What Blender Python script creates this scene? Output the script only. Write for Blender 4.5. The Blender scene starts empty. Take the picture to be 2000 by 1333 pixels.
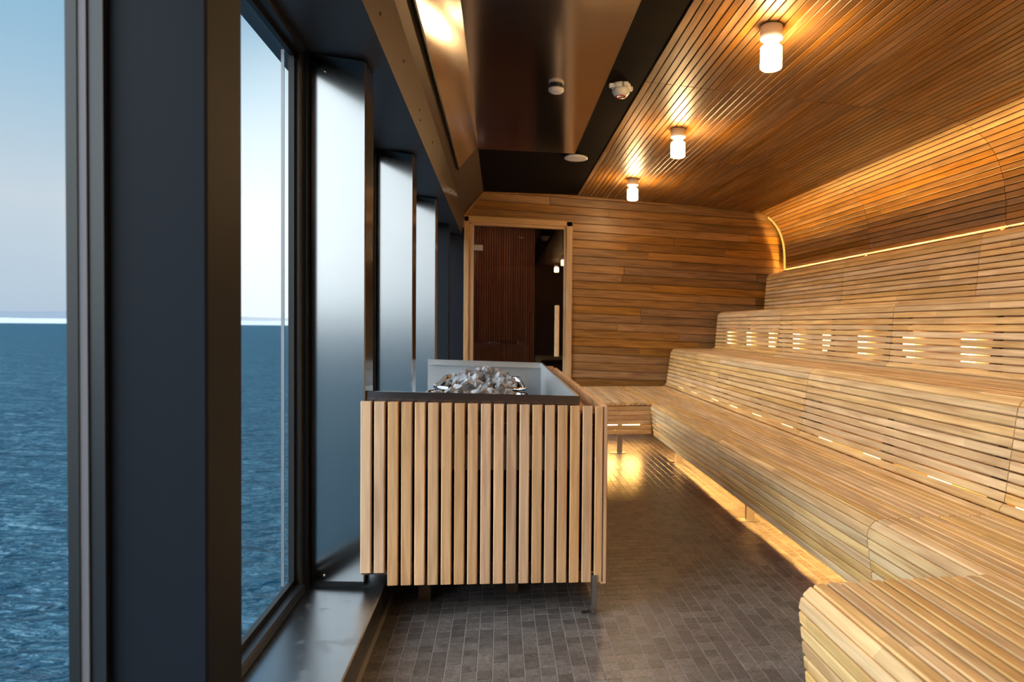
import bpy, bmesh, math, random
from mathutils import Vector, Matrix, Euler

random.seed(7)
SC = bpy.context.scene
COL = SC.collection
PI = math.pi

# ------------------------------------------------------------------ camera
F_PX, EYE = 1333.3, 1.05
cam_d = bpy.data.cameras.new('camera')
cam = bpy.data.objects.new('camera', cam_d)
COL.objects.link(cam)
SC.camera = cam
cam_d.sensor_width = 36.0
cam_d.lens = F_PX / 2000 * 36.0
cam_d.shift_x = -(1181 - 1000) / 2000
cam_d.clip_start, cam_d.clip_end = 0.02, 60000
yaw, pit, roll = math.radians(8.711), math.radians(1.2228), 0.010
fwd = Vector((math.sin(yaw) * math.cos(pit), math.cos(yaw) * math.cos(pit), -math.sin(pit)))
right = Vector((math.cos(yaw), -math.sin(yaw), 0))
up = right.cross(fwd)
R = Matrix((right, up, -fwd)).transposed()
R = R @ Matrix.Rotation(roll, 3, 'Z')
cam.matrix_world = Matrix.Translation((0, 0, EYE)) @ R.to_4x4()
cam_d.dof.use_dof = True
cam_d.dof.focus_distance = 2.6
cam_d.dof.aperture_fstop = 4.0

# ------------------------------------------------------------------ world, exposure
SC.view_settings.view_transform = 'Standard'
SC.view_settings.look = 'None'
SC.view_settings.gamma = 1.0
SC.view_settings.use_curve_mapping = False
SC.view_settings.exposure = 0.60

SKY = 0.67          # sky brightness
LAMP = 104.0        # ceiling lamp shade radiance
LED_WALL = 850.0    # strip under the curved wall panels
LED_DASH = 5.5     # short modules in the bench joints
LED_FLOOR = 170.0   # strip under the front bench


def build_world():
    w = bpy.data.worlds.new('evening_sky')
    SC.world = w
    w.use_nodes = True
    nt = w.node_tree
    nt.nodes.clear()
    N, L = nt.nodes.new, nt.links.new
    tc = N('ShaderNodeTexCoord')
    sep = N('ShaderNodeSeparateXYZ')
    L(tc.outputs['Generated'], sep.inputs[0])
    ramp = N('ShaderNodeValToRGB')
    e = ramp.color_ramp.elements
    e[0].position, e[0].color = 0.0, (0.54, 0.63, 0.76, 1)
    e[1].position, e[1].color = 1.0, (0.10, 0.24, 0.48, 1)
    for p, c in ((0.04, (0.58, 0.67, 0.79)), (0.14, (0.68, 0.74, 0.82)), (0.28, (0.42, 0.61, 0.78)),
                 (0.42, (0.25, 0.49, 0.70)), (0.55, (0.18, 0.38, 0.60))):
        k = ramp.color_ramp.elements.new(p)
        k.color = (*c, 1)
    L(sep.outputs['Z'], ramp.inputs[0])
    # glow added to the unseen sky abeam and astern to light the benches, weaker whitening ahead beyond the window posts
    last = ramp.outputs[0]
    for glow_dir, lo, col in ((Vector((-0.95, -0.28, 0.16)), .30, (6.4, 6.5, 6.5, 1)), (Vector((-0.16, 1.0, 0.10)), .925, (.70, .66, .60, 1))):
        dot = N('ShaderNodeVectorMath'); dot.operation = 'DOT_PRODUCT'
        L(tc.outputs['Generated'], dot.inputs[0]); dot.inputs[1].default_value = glow_dir.normalized()
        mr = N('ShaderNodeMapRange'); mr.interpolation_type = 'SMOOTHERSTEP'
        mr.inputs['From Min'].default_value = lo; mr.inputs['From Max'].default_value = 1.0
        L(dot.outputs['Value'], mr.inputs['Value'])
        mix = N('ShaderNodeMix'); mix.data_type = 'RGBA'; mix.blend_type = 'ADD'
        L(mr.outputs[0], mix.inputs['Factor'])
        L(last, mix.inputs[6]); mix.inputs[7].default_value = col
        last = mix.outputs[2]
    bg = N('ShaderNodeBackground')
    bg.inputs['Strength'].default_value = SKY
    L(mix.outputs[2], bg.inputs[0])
    out = N('ShaderNodeOutputWorld')
    L(bg.outputs[0], out.inputs[0])


build_world()

# ------------------------------------------------------------------ helpers
def tag(o, label=None, cat=None, group=None, kind=None):
    if label: o['label'] = label
    if cat: o['category'] = cat
    if group: o['group'] = group
    if kind: o['kind'] = kind
    return o


def empty(name, loc=(0, 0, 0)):
    o = bpy.data.objects.new(name, None)
    COL.objects.link(o)
    o.location = loc
    o.empty_display_size = 0.05
    return o


def put(name, me, loc=(0, 0, 0), rot=(0, 0, 0), parent=None, mat=None):
    """link a mesh; loc is in world space, parents are never rotated"""
    o = bpy.data.objects.new(name, me)
    COL.objects.link(o)
    if mat is not None and not me.materials:
        me.materials.append(mat)
    p = Vector(loc)
    if parent is not None:
        o.parent = parent
        q = parent
        while q is not None:
            p = p - q.location
            q = q.parent
    o.location = p
    o.rotation_euler = rot
    return o


def from_bm(name, bm, mat=None, smooth=False):
    me = bpy.data.meshes.new(name)
    bmesh.ops.recalc_face_normals(bm, faces=bm.faces)
    bm.to_mesh(me)
    bm.free()
    if smooth:
        for p in me.polygons: p.use_smooth = True
    if mat is not None: me.materials.append(mat)
    return me


def add_box(bm, x0, x1, y0, y1, z0, z1):
    vs = [bm.verts.new(c) for c in ((x0, y0, z0), (x1, y0, z0), (x1, y1, z0), (x0, y1, z0),
                                    (x0, y0, z1), (x1, y0, z1), (x1, y1, z1), (x0, y1, z1))]
    for f in ((0, 3, 2, 1), (4, 5, 6, 7), (0, 1, 5, 4), (1, 2, 6, 5), (2, 3, 7, 6), (3, 0, 4, 7)):
        bm.faces.new([vs[i] for i in f])


def add_prism(bm, poly, a0, a1, axis='y'):
    """poly: list of 2-tuples; extruded along axis from a0 to a1. axis y -> (x,z); x -> (y,z); z -> (x,y)"""
    def P(p, a):
        return {'y': (p[0], a, p[1]), 'x': (a, p[0], p[1]), 'z': (p[0], p[1], a)}[axis]
    A = [bm.verts.new(P(p, a0)) for p in poly]
    B = [bm.verts.new(P(p, a1)) for p in poly]
    n = len(poly)
    bm.faces.new(A); bm.faces.new(list(reversed(B)))
    for i in range(n):
        bm.faces.new((A[i], A[(i + 1) % n], B[(i + 1) % n], B[i]))


def add_lathe(bm, prof, seg=32, cx=0, cy=0, cap=True):
    """prof: list of (r, z)"""
    rings = []
    for r, z in prof:
        rings.append([bm.verts.new((cx + r * math.cos(2 * PI * i / seg), cy + r * math.sin(2 * PI * i / seg), z)) for i in range(seg)])
    for a, b in zip(rings, rings[1:]):
        for i in range(seg):
            bm.faces.new((a[i], a[(i + 1) % seg], b[(i + 1) % seg], b[i]))
    if cap:
        bm.faces.new(rings[0]); bm.faces.new(rings[-1])


_cache = {}


def slat_mesh(length, w, t, mat, ch=0.0028):
    """chamfered batten: length along local Y, width along X, thickness along Z (centred)"""
    key = (round(length, 3), round(w, 4), round(t, 4), mat.name, ch)
    if key in _cache: return _cache[key]
    bm = bmesh.new()
    a, b = w / 2, t / 2
    poly = [(-a + ch, -b), (a - ch, -b), (a, -b + ch), (a, b - ch), (a - ch, b), (-a + ch, b), (-a, b - ch), (-a, -b + ch)]
    add_prism(bm, poly, -length / 2, length / 2, 'y')
    me = from_bm('slat', bm, mat)
    _cache[key] = me
    return me


def box_obj(name, x0, x1, y0, y1, z0, z1, mat, parent=None, ch=0.0):
    bm = bmesh.new()
    cx, cy, cz = (x0 + x1) / 2, (y0 + y1) / 2, (z0 + z1) / 2
    add_box(bm, x0 - cx, x1 - cx, y0 - cy, y1 - cy, z0 - cz, z1 - cz)
    if ch > 0:
        bmesh.ops.bevel(bm, geom=bm.edges[:], offset=ch, segments=1, affect='EDGES')
    return put(name, from_bm(name, bm, mat), (cx, cy, cz), parent=parent)


def fillet(pts, n=7):
    """pts: (x, z, r) -> dense polyline"""
    out = []
    for i, p in enumerate(pts):
        r = p[2] if len(p) > 2 else 0
        if r == 0 or i in (0, len(pts) - 1):
            out.append(Vector((p[0], p[1]))); continue
        P = Vector(p[:2]); A = Vector(pts[i - 1][:2]); B = Vector(pts[i + 1][:2])
        u, v = (A - P).normalized(), (B - P).normalized()
        ang = u.angle(v)
        d = min(r / math.tan(ang / 2), (A - P).length * .95, (B - P).length * .95)
        rr = d * math.tan(ang / 2)
        c = P + (u + v).normalized() * (rr / math.sin(ang / 2))
        s, e = P + u * d, P + v * d
        a0 = math.atan2(s.y - c.y, s.x - c.x); a1 = math.atan2(e.y - c.y, e.x - c.x)
        da = (a1 - a0 + PI) % (2 * PI) - PI
        for k in range(n + 1):
            a = a0 + da * k / n
            out.append(c + Vector((math.cos(a), math.sin(a))) * rr)
    return out


def along(poly, pitch):
    """equal-pitch stations on a polyline: list of (x, z, angle), true pitch"""
    seg = [(b - a).length for a, b in zip(poly, poly[1:])]
    Lt = sum(seg); n = max(1, round(Lt / pitch)); p = Lt / n

    def pt(s):
        for a, b, l in zip(poly, poly[1:], seg):
            if s <= l: return a + (b - a) * (s / max(l, 1e-9))
            s -= l
        return poly[-1]
    res = []
    for i in range(n):
        a, b, c = pt(i * p), pt((i + 1) * p), pt((i + .5) * p)
        d = b - a
        m = (a + b) / 2 * .5 + c * .5
        res.append((m.x, m.y, math.atan2(d.y, d.x), d.length))
    return res, p


# ------------------------------------------------------------------ materials
def new_mat(name):
    m = bpy.data.materials.new(name)
    m.use_nodes = True
    nt = m.node_tree
    b = nt.nodes['Principled BSDF']
    return m, nt, b


def principled(name, col, rough=.5, metal=0.0, spec=.5, bump=None, coat=0.0):
    m, nt, b = new_mat(name)
    b.inputs['Base Color'].default_value = (*col, 1)
    b.inputs['Roughness'].default_value = rough
    b.inputs['Metallic'].default_value = metal
    b.inputs['Specular IOR Level'].default_value = spec
    b.inputs['Coat Weight'].default_value = coat
    if bump:
        sc, st, dist = bump
        N, L = nt.nodes.new, nt.links.new
        tc = N('ShaderNodeTexCoord'); mp = N('ShaderNodeMapping'); mp.inputs['Scale'].default_value = sc
        n = N('ShaderNodeTexNoise'); n.inputs['Scale'].default_value = 1; n.inputs['Detail'].default_value = 4
        bp = N('ShaderNodeBump'); bp.inputs['Strength'].default_value = st; bp.inputs['Distance'].default_value = dist
        L(tc.outputs['Object'], mp.inputs[0]); L(mp.outputs[0], n.inputs['Vector'])
        L(n.outputs[0], bp.inputs['Height']); L(bp.outputs[0], b.inputs['Normal'])
    return m


def wood(name, dark, light, rough=.42, block=0.0, vary=.22, spec=.4, grain=1.0):
    m, nt, b = new_mat(name)
    N, L = nt.nodes.new, nt.links.new
    tc = N('ShaderNodeTexCoord'); oi = N('ShaderNodeObjectInfo')
    off = N('ShaderNodeVectorMath'); off.operation = 'MULTIPLY_ADD'
    comb = N('ShaderNodeCombineXYZ')
    for k in range(3): L(oi.outputs['Random'], comb.inputs[k])
    L(comb.outputs[0], off.inputs[0]); off.inputs[1].default_value = (37.3, 91.7, 53.1)
    L(tc.outputs['Object'], off.inputs[2])
    mp1 = N('ShaderNodeMapping'); mp1.inputs['Scale'].default_value = (75 * grain, 3.2 * grain, 75 * grain)
    mp2 = N('ShaderNodeMapping'); mp2.inputs['Scale'].default_value = (16, 1.5, 16)
    n1 = N('ShaderNodeTexNoise'); n1.inputs['Scale'].default_value = 1; n1.inputs['Detail'].default_value = 5
    n1.inputs['Distortion'].default_value = .7
    n2 = N('ShaderNodeTexNoise'); n2.inputs['Scale'].default_value = 1; n2.inputs['Detail'].default_value = 3
    n2.inputs['Distortion'].default_value = 1.4
    for mp, n in ((mp1, n1), (mp2, n2)):
        L(off.outputs[0], mp.inputs[0]); L(mp.outputs[0], n.inputs['Vector'])
    mx = N('ShaderNodeMath'); mx.operation = 'MULTIPLY_ADD'
    L(n1.outputs[0], mx.inputs[0]); mx.inputs[1].default_value = .45
    hf = N('ShaderNodeMath'); hf.operation = 'MULTIPLY'; hf.inputs[1].default_value = .55
    L(n2.outputs[0], hf.inputs[0]); L(hf.outputs[0], mx.inputs[2])
    rp = N('ShaderNodeValToRGB')
    rp.color_ramp.elements[0].position = .37; rp.color_ramp.elements[0].color = (*dark, 1)
    rp.color_ramp.elements[1].position = .63; rp.color_ramp.elements[1].color = (*light, 1)
    L(mx.outputs[0], rp.inputs[0])
    hsv = N('ShaderNodeHueSaturation')
    L(rp.outputs[0], hsv.inputs['Color'])
    # tone of the single board (and of the finger-jointed lengths in it)
    wn = N('ShaderNodeTexWhiteNoise')
    if block > 0:
        wn.noise_dimensions = '2D'
        sp = N('ShaderNodeSeparateXYZ'); L(off.outputs[0], sp.inputs[0])
        dv = N('ShaderNodeMath'); dv.operation = 'DIVIDE'; dv.inputs[1].default_value = block
        fl = N('ShaderNodeMath'); fl.operation = 'FLOOR'
        L(sp.outputs['Y'], dv.inputs[0]); L(dv.outputs[0], fl.inputs[0])
        c2 = N('ShaderNodeCombineXYZ'); L(fl.outputs[0], c2.inputs[0]); L(oi.outputs['Random'], c2.inputs[1])
        L(c2.outputs[0], wn.inputs['Vector'])
    else:
        wn.noise_dimensions = '1D'
        L(oi.outputs['Random'], wn.inputs['W'])
    vr = N('ShaderNodeMapRange'); vr.inputs['To Min'].default_value = 1 - vary; vr.inputs['To Max'].default_value = 1 + vary
    L(wn.outputs['Value'], vr.inputs['Value']); L(vr.outputs[0], hsv.inputs['Value'])
    sr = N('ShaderNodeMapRange'); sr.inputs['To Min'].default_value = 1.1; sr.inputs['To Max'].default_value = .85
    L(oi.outputs['Random'], sr.inputs['Value']); L(sr.outputs[0], hsv.inputs['Saturation'])
    L(hsv.outputs[0], b.inputs['Base Color'])
    b.inputs['Roughness'].default_value = rough
    b.inputs['Specular IOR Level'].default_value = spec
    bp = N('ShaderNodeBump'); bp.inputs['Strength'].default_value = .12; bp.inputs['Distance'].default_value = .001
    L(n1.outputs[0], bp.inputs['Height']); L(bp.outputs[0], b.inputs['Normal'])
    return m


def emit(name, col, strength):
    m = bpy.data.materials.new(name); m.use_nodes = True
    nt = m.node_tree; nt.nodes.clear()
    e = nt.nodes.new('ShaderNodeEmission'); e.inputs[0].default_value = (*col, 1); e.inputs[1].default_value = strength
    o = nt.nodes.new('ShaderNodeOutputMaterial'); nt.links.new(e.outputs[0], o.inputs[0])
    return m


def clear_glass(name, tint=(1, 1, 1), refl=1.0, rough=0.0, ior=1.45, coat=.4):
    m = bpy.data.materials.new(name); m.use_nodes = True
    nt = m.node_tree; nt.nodes.clear()
    N, L = nt.nodes.new, nt.links.new
    t = N('ShaderNodeBsdfTransparent'); t.inputs[0].default_value = (*tint, 1)
    g = N('ShaderNodeBsdfGlossy'); g.inputs['Roughness'].default_value = rough; g.inputs[0].default_value = (refl, refl, refl, 1)
    # Schlick reflectance from the unsigned facing angle, so both faces of the sheet act alike
    ge = N('ShaderNodeNewGeometry'); dt = N('ShaderNodeVectorMath'); dt.operation = 'DOT_PRODUCT'
    L(ge.outputs['Incoming'], dt.inputs[0]); L(ge.outputs['Normal'], dt.inputs[1])
    ab = N('ShaderNodeMath'); ab.operation = 'ABSOLUTE'; L(dt.outputs['Value'], ab.inputs[0])
    om = N('ShaderNodeMath'); om.operation = 'SUBTRACT'; om.inputs[0].default_value = 1.0; L(ab.outputs[0], om.inputs[1])
    pw = N('ShaderNodeMath'); pw.operation = 'POWER'; L(om.outputs[0], pw.inputs[0]); pw.inputs[1].default_value = 5
    f0 = ((ior - 1) / (ior + 1)) ** 2
    f = N('ShaderNodeMath'); f.operation = 'MULTIPLY_ADD'; L(pw.outputs[0], f.inputs[0])
    f.inputs[1].default_value = (1 - f0) * coat; f.inputs[2].default_value = f0 * coat
    mx = N('ShaderNodeMixShader'); o = N('ShaderNodeOutputMaterial')
    L(f.outputs[0], mx.inputs[0]); L(t.outputs[0], mx.inputs[1]); L(g.outputs[0], mx.inputs[2]); L(mx.outputs[0], o.inputs[0])
    return m


M = {}
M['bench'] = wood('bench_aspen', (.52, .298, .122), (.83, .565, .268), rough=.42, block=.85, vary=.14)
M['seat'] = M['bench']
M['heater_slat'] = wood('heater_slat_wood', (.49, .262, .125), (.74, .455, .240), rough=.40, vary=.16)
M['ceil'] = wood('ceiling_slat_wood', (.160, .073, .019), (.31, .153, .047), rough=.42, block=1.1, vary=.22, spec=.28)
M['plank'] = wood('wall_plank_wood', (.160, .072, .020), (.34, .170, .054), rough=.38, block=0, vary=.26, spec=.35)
M['frame_wood'] = wood('door_frame_wood', (.42, .25, .12), (.55, .36, .19), rough=.42, vary=.05)
M['dark_wood'] = wood('dark_bearer_wood', (.05, .028, .015), (.09, .05, .028), rough=.6, vary=.1)
M['handle_wood'] = wood('pale_handle_wood', (.55, .38, .22), (.68, .5, .32), rough=.4, vary=.05)
M['steel'] = principled('brushed_steel', (.21, .215, .22), rough=.17, metal=1)
M['sill'] = principled('sill_steel', (.42, .44, .46), rough=.33, metal=1)
M['tray'] = principled('tray_steel', (.60, .62, .64), rough=.38, metal=1)
M['chrome'] = principled('chrome', (.80, .80, .80), rough=.10, metal=1)
M['leg_steel'] = principled('leg_steel', (.55, .55, .56), rough=.30, metal=1)
M['paint'] = principled('dark_blue_paint', (.012, .016, .024), rough=.55, spec=.12, bump=((30, 30, 60), .04, .001))
M['soffit'] = principled('soffit_paint', (.050, .055, .068), rough=.42, spec=.5)
M['bronze'] = principled('dark_bronze_sheet', (.075, .055, .042), rough=.45, metal=.6)
M['black'] = principled('black_ceiling_sheet', (.014, .011, .009), rough=.8, spec=.02)
M['mirror'] = principled('polished_dark_steel', (.66, .61, .58), rough=.13, metal=1, bump=((3.5, 2.2, 3.5), .05, .01))
M['rubber'] = principled('black_gasket', (.010, .011, .012), rough=.45)
M['frame_black'] = principled('black_window_frame', (.018, .020, .024), rough=.35)
M['spacer'] = principled('grey_glass_spacer', (.32, .32, .34), rough=.4, metal=.6)
M['dull_spacer'] = principled('dull_spacer', (.17, .16, .18), rough=.5)
M['white'] = principled('white_ceramic', (.72, .69, .66), rough=.45)
M['plastic'] = principled('white_plastic', (.74, .74, .74), rough=.4)
M['red'] = principled('red_lens', (.45, .03, .02), rough=.25)
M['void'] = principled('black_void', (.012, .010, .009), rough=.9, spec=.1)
M['screw'] = principled('screw_head', (.75, .75, .75), rough=.2, metal=1)
M['glass'] = clear_glass('window_glass', (.93, .965, .97), .9)
M['door_glass'] = clear_glass('bronze_door_glass', (.54, .40, .33), .85, ior=1.5, coat=1.0)
M['lamp_clear'] = clear_glass('clear_lamp_glass', (1, .97, .9), .9)
WARM = (1.0, .56, .20)
M['lamp'] = emit('lit_opal_glass', (1.0, .66, .32), LAMP)
M['led_wall'] = emit('led_strip_warm', (1.0, .60, .17), LED_WALL)
M['led_dash'] = emit('led_module_warm', (1.0, .62, .25), LED_DASH)
M['led_floor'] = emit('led_floor_warm', (1.0, .50, .12), LED_FLOOR)

WALL_Y = 7.05
K_SHEAR = .03      # the deck falls slightly towards the benches


def shz(x): return -K_SHEAR * x


# ------------------------------------------------------------------ outside: sea and far shore
def build_sea():
    m, nt, b = new_mat('sea_water')
    N, L = nt.nodes.new, nt.links.new
    b.inputs['Base Color'].default_value = (.009, .060, .100, 1)
    b.inputs['Specular IOR Level'].default_value = .02
    b.inputs['Roughness'].default_value = .16
    b.inputs['IOR'].default_value = 1.33
    tc = N('ShaderNodeTexCoord')
    hs = []
    for sc, det, amp, rot in (((.06, .15, 1), 3, 1.0, .5), ((.2, .55, 1), 4, .55, .32), ((.75, 1.9, 1), 4, .24, .6)):
        mp = N('ShaderNodeMapping'); mp.inputs['Scale'].default_value = sc; mp.inputs['Rotation'].default_value = (0, 0, rot)
        n = N('ShaderNodeTexNoise'); n.inputs['Scale'].default_value = 1; n.inputs['Detail'].default_value = det
        n.inputs['Distortion'].default_value = .5
        L(tc.outputs['Object'], mp.inputs[0]); L(mp.outputs[0], n.inputs['Vector'])
        mu = N('ShaderNodeMath'); mu.operation = 'MULTIPLY'; mu.inputs[1].default_value = amp
        L(n.outputs[0], mu.inputs[0]); hs.append(mu)
    a = N('ShaderNodeMath'); a.operation = 'ADD'; L(hs[0].outputs[0], a.inputs[0]); L(hs[1].outputs[0], a.inputs[1])
    a2 = N('ShaderNodeMath'); a2.operation = 'ADD'; L(a.outputs[0], a2.inputs[0]); L(hs[2].outputs[0], a2.inputs[1])
    bp = N('ShaderNodeBump'); bp.inputs['Strength'].default_value = 1.0; bp.inputs['Distance'].default_value = 3.6
    L(a2.outputs[0], bp.inputs['Height']); L(bp.outputs[0], b.inputs['Normal'])
    b.inputs['Specular IOR Level'].default_value = 0.0
    b.inputs['Roughness'].default_value = 1.0
    gl = N('ShaderNodeBsdfGlossy'); gl.inputs[0].default_value = (.42, .68, .86, 1); gl.inputs['Roughness'].default_value = .22
    L(bp.outputs[0], gl.inputs['Normal'])
    ge = N('ShaderNodeNewGeometry'); dt = N('ShaderNodeVectorMath'); dt.operation = 'DOT_PRODUCT'
    L(ge.outputs['Incoming'], dt.inputs[0]); L(bp.outputs[0], dt.inputs[1])
    ab = N('ShaderNodeMath'); ab.operation = 'ABSOLUTE'; L(dt.outputs['Value'], ab.inputs[0])
    om = N('ShaderNodeMath'); om.operation = 'SUBTRACT'; om.inputs[0].default_value = 1.0; L(ab.outputs[0], om.inputs[1])
    pw = N('ShaderNodeMath'); pw.operation = 'POWER'; L(om.outputs[0], pw.inputs[0]); pw.inputs[1].default_value = 3.5
    fm = N('ShaderNodeMath'); fm.operation = 'MULTIPLY_ADD'; L(pw.outputs[0], fm.inputs[0]); fm.inputs[1].default_value = .50; fm.inputs[2].default_value = .04
    ms = N('ShaderNodeMixShader'); L(fm.outputs[0], ms.inputs[0]); L(b.outputs[0], ms.inputs[1]); L(gl.outputs[0], ms.inputs[2])
    L(ms.outputs[0], nt.nodes['Material Output'].inputs[0])
    bm = bmesh.new()
    vs = [bm.verts.new(c) for c in ((-6000, -6000, 0), (-1.2, -6000, 0), (-1.2, 9000, 0), (-6000, 9000, 0))]
    bm.faces.new(vs)
    o = put('sea', from_bm('sea', bm, m), (0, 0, -12))
    tag(o, 'blue rippled open sea outside the windows', 'sea', kind='stuff')
    # white broken ice along the horizon, hazy land behind it
    def ridge(name, rad, hfun, mat, a0=150, a1=268, n=180, thick=300):
        bm = bmesh.new()
        rows = []
        for i in range(n + 1):
            a = math.radians(-95 + (a1 - a0 + 90) * i / n)
            d = Vector((-math.cos(a), math.sin(a)))
            h = hfun(i)
            rows.append([bm.verts.new((*(d * rad), -12.5)), bm.verts.new((*(d * (rad + thick * .3)), -12 + h)),
                         bm.verts.new((*(d * (rad + thick)), -12 + h * .9)), bm.verts.new((*(d * (rad + thick * 1.3)), -12.5))])
        for p, q in zip(rows, rows[1:]):
            for k in range(3): bm.faces.new((p[k], q[k], q[k + 1], p[k + 1]))
        return put(name, from_bm(name, bm, mat))
    ice = principled('white_ice', (.92, .93, .95), rough=.6)
    land = principled('haze_tinted_land', (.62, .70, .84), rough=.9, spec=0)
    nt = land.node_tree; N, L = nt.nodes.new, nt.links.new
    tr = N('ShaderNodeBsdfTransparent'); mx = N('ShaderNodeMixShader'); mx.inputs[0].default_value = .30  # distance haze put into the land by pale colour and see-through mix
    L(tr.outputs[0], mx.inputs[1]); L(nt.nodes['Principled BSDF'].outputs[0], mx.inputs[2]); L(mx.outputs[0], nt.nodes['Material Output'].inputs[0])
    rnd = random.Random(3)
    o = ridge('ice_edge', 4600, lambda i: 27 + rnd.uniform(-3, 3), ice)
    tag(o, 'thin white strip of drift ice lying on the horizon', 'ice', kind='stuff')
    o = ridge('far_coast', 5400, lambda i: 62 + 12 * math.sin(i * .11) + 8 * math.sin(i * .37 + 1), land)
    tag(o, 'pale blue hazy coast low behind the ice', 'coast', kind='structure')


build_sea()

# ------------------------------------------------------------------ floor of mosaic tiles
PX, PY = .0480, .0484
TX0, TY0 = -.400, -1.6


def build_floor():
    m, nt, b = new_mat('stone_mosaic')
    N, L = nt.nodes.new, nt.links.new
    g = N('ShaderNodeNewGeometry')
    sub = N('ShaderNodeVectorMath'); sub.operation = 'SUBTRACT'; sub.inputs[1].default_value = (TX0, TY0, 0)
    dv = N('ShaderNodeVectorMath'); dv.operation = 'DIVIDE'; dv.inputs[1].default_value = (PX, PY, 10)
    fl = N('ShaderNodeVectorMath'); fl.operation = 'FLOOR'
    L(g.outputs['Position'], sub.inputs[0]); L(sub.outputs[0], dv.inputs[0]); L(dv.outputs[0], fl.inputs[0])
    wn = N('ShaderNodeTexWhiteNoise'); wn.noise_dimensions = '2D'; L(fl.outputs[0], wn.inputs['Vector'])
    off = N('ShaderNodeVectorMath'); off.operation = 'MULTIPLY_ADD'
    L(wn.outputs['Color'], off.inputs[0]); off.inputs[1].default_value = (9, 9, 9); L(g.outputs['Position'], off.inputs[2])
    n = N('ShaderNodeTexNoise'); n.inputs['Scale'].default_value = 55; n.inputs['Detail'].default_value = 6; n.inputs['Distortion'].default_value = 1.5
    L(off.outputs[0], n.inputs['Vector'])
    rp = N('ShaderNodeValToRGB')
    rp.color_ramp.elements[0].position = .3; rp.color_ramp.elements[0].color = (.068, .062, .062, 1)
    rp.color_ramp.elements[1].position = .72; rp.color_ramp.elements[1].color = (.185, .172, .170, 1)
    L(n.outputs[0], rp.inputs[0])
    hsv = N('ShaderNodeHueSaturation'); L(rp.outputs[0], hsv.inputs['Color'])
    vr = N('ShaderNodeMapRange'); vr.inputs['To Min'].default_value = .72; vr.inputs['To Max'].default_value = 1.28
    L(wn.outputs['Value'], vr.inputs['Value']); L(vr.outputs[0], hsv.inputs['Value'])
    L(hsv.outputs[0], b.inputs['Base Color'])
    b.inputs['Roughness'].default_value = .34
    b.inputs['Specular IOR Level'].default_value = .5
    bp = N('ShaderNodeBump'); bp.inputs['Strength'].default_value = .15; bp.inputs['Distance'].default_value = .001
    L(n.outputs[0], bp.inputs['Height']); L(bp.outputs[0], b.inputs['Normal'])
    grout = principled('grey_grout', (.27, .26, .265), rough=.7)

    fo = box_obj('floor', -.80, 3.25, -1.75, WALL_Y + .12, -.08, -.0013, grout)
    tag(fo, 'dark brown stone mosaic floor with grey joints', 'floor', kind='structure')
    gx, gy, ch, t = .0013, .0008, .0010, .006

    def tile(bm, x0, y0, dz):
        x1, y1 = x0 + PX - gx, y0 + PY - gy
        x0 += gx; y0 += gy
        z1, z0 = .0 + dz, -t
        lo = [bm.verts.new(c) for c in ((x0, y0, z0), (x1, y0, z0), (x1, y1, z0), (x0, y1, z0))]
        mi = [bm.verts.new(c) for c in ((x0, y0, z1 - ch), (x1, y0, z1 - ch), (x1, y1, z1 - ch), (x0, y1, z1 - ch))]
        hi = [bm.verts.new(c) for c in ((x0 + ch, y0 + ch, z1), (x1 - ch, y0 + ch, z1), (x1 - ch, y1 - ch, z1), (x0 + ch, y1 - ch, z1))]
        for a, b_ in ((lo, mi), (mi, hi)):
            for k in range(4): bm.faces.new((a[k], a[(k + 1) % 4], b_[(k + 1) % 4], b_[k]))
        bm.faces.new(hi)
    rnd = random.Random(5)
    bm1 = bmesh.new(); tile(bm1, 0, 0, 0); one = from_bm('tile', bm1, m)
    # the tiles nearest the camera are single pieces
    cells = []
    nx = int((1.9 - TX0) / PX); ny = int((WALL_Y - TY0) / PY)
    for i in range(nx):
        for j in range(ny):
            x, y = TX0 + i * PX, TY0 + j * PY
            vis = y > 1.90 and (x > -.40) and x < .86 and not (y > 2.62 and x < .40)
            cells.append((0 if vis else 1, y, i, j, x))
    cells.sort()
    singles = {(c[2], c[3]) for c in cells[:300]}
    bm = bmesh.new()
    for _, y, i, j, x in cells:
        if (i, j) in singles:
            put('tile', one, (x, y, rnd.uniform(-.0004, .0003)), parent=fo)
        else:
            tile(bm, x, y, rnd.uniform(-.0004, .0003))
    o = put('tile_field', from_bm('tile_field', bm, m), parent=fo)
    o['kind'] = 'stuff'


build_floor()

# ------------------------------------------------------------------ window side
XW, XR, XS = -.665, -.465, -.400       # glass side, room face of the posts, sill edge
Z_SILL, Z_SOF = .120, 1.985
P_STEP, P_DEP = 1.300, .150
P_Y = [1.180 + P_STEP * k for k in range(-2, 5)]      # -1.42 ... 6.38


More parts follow.
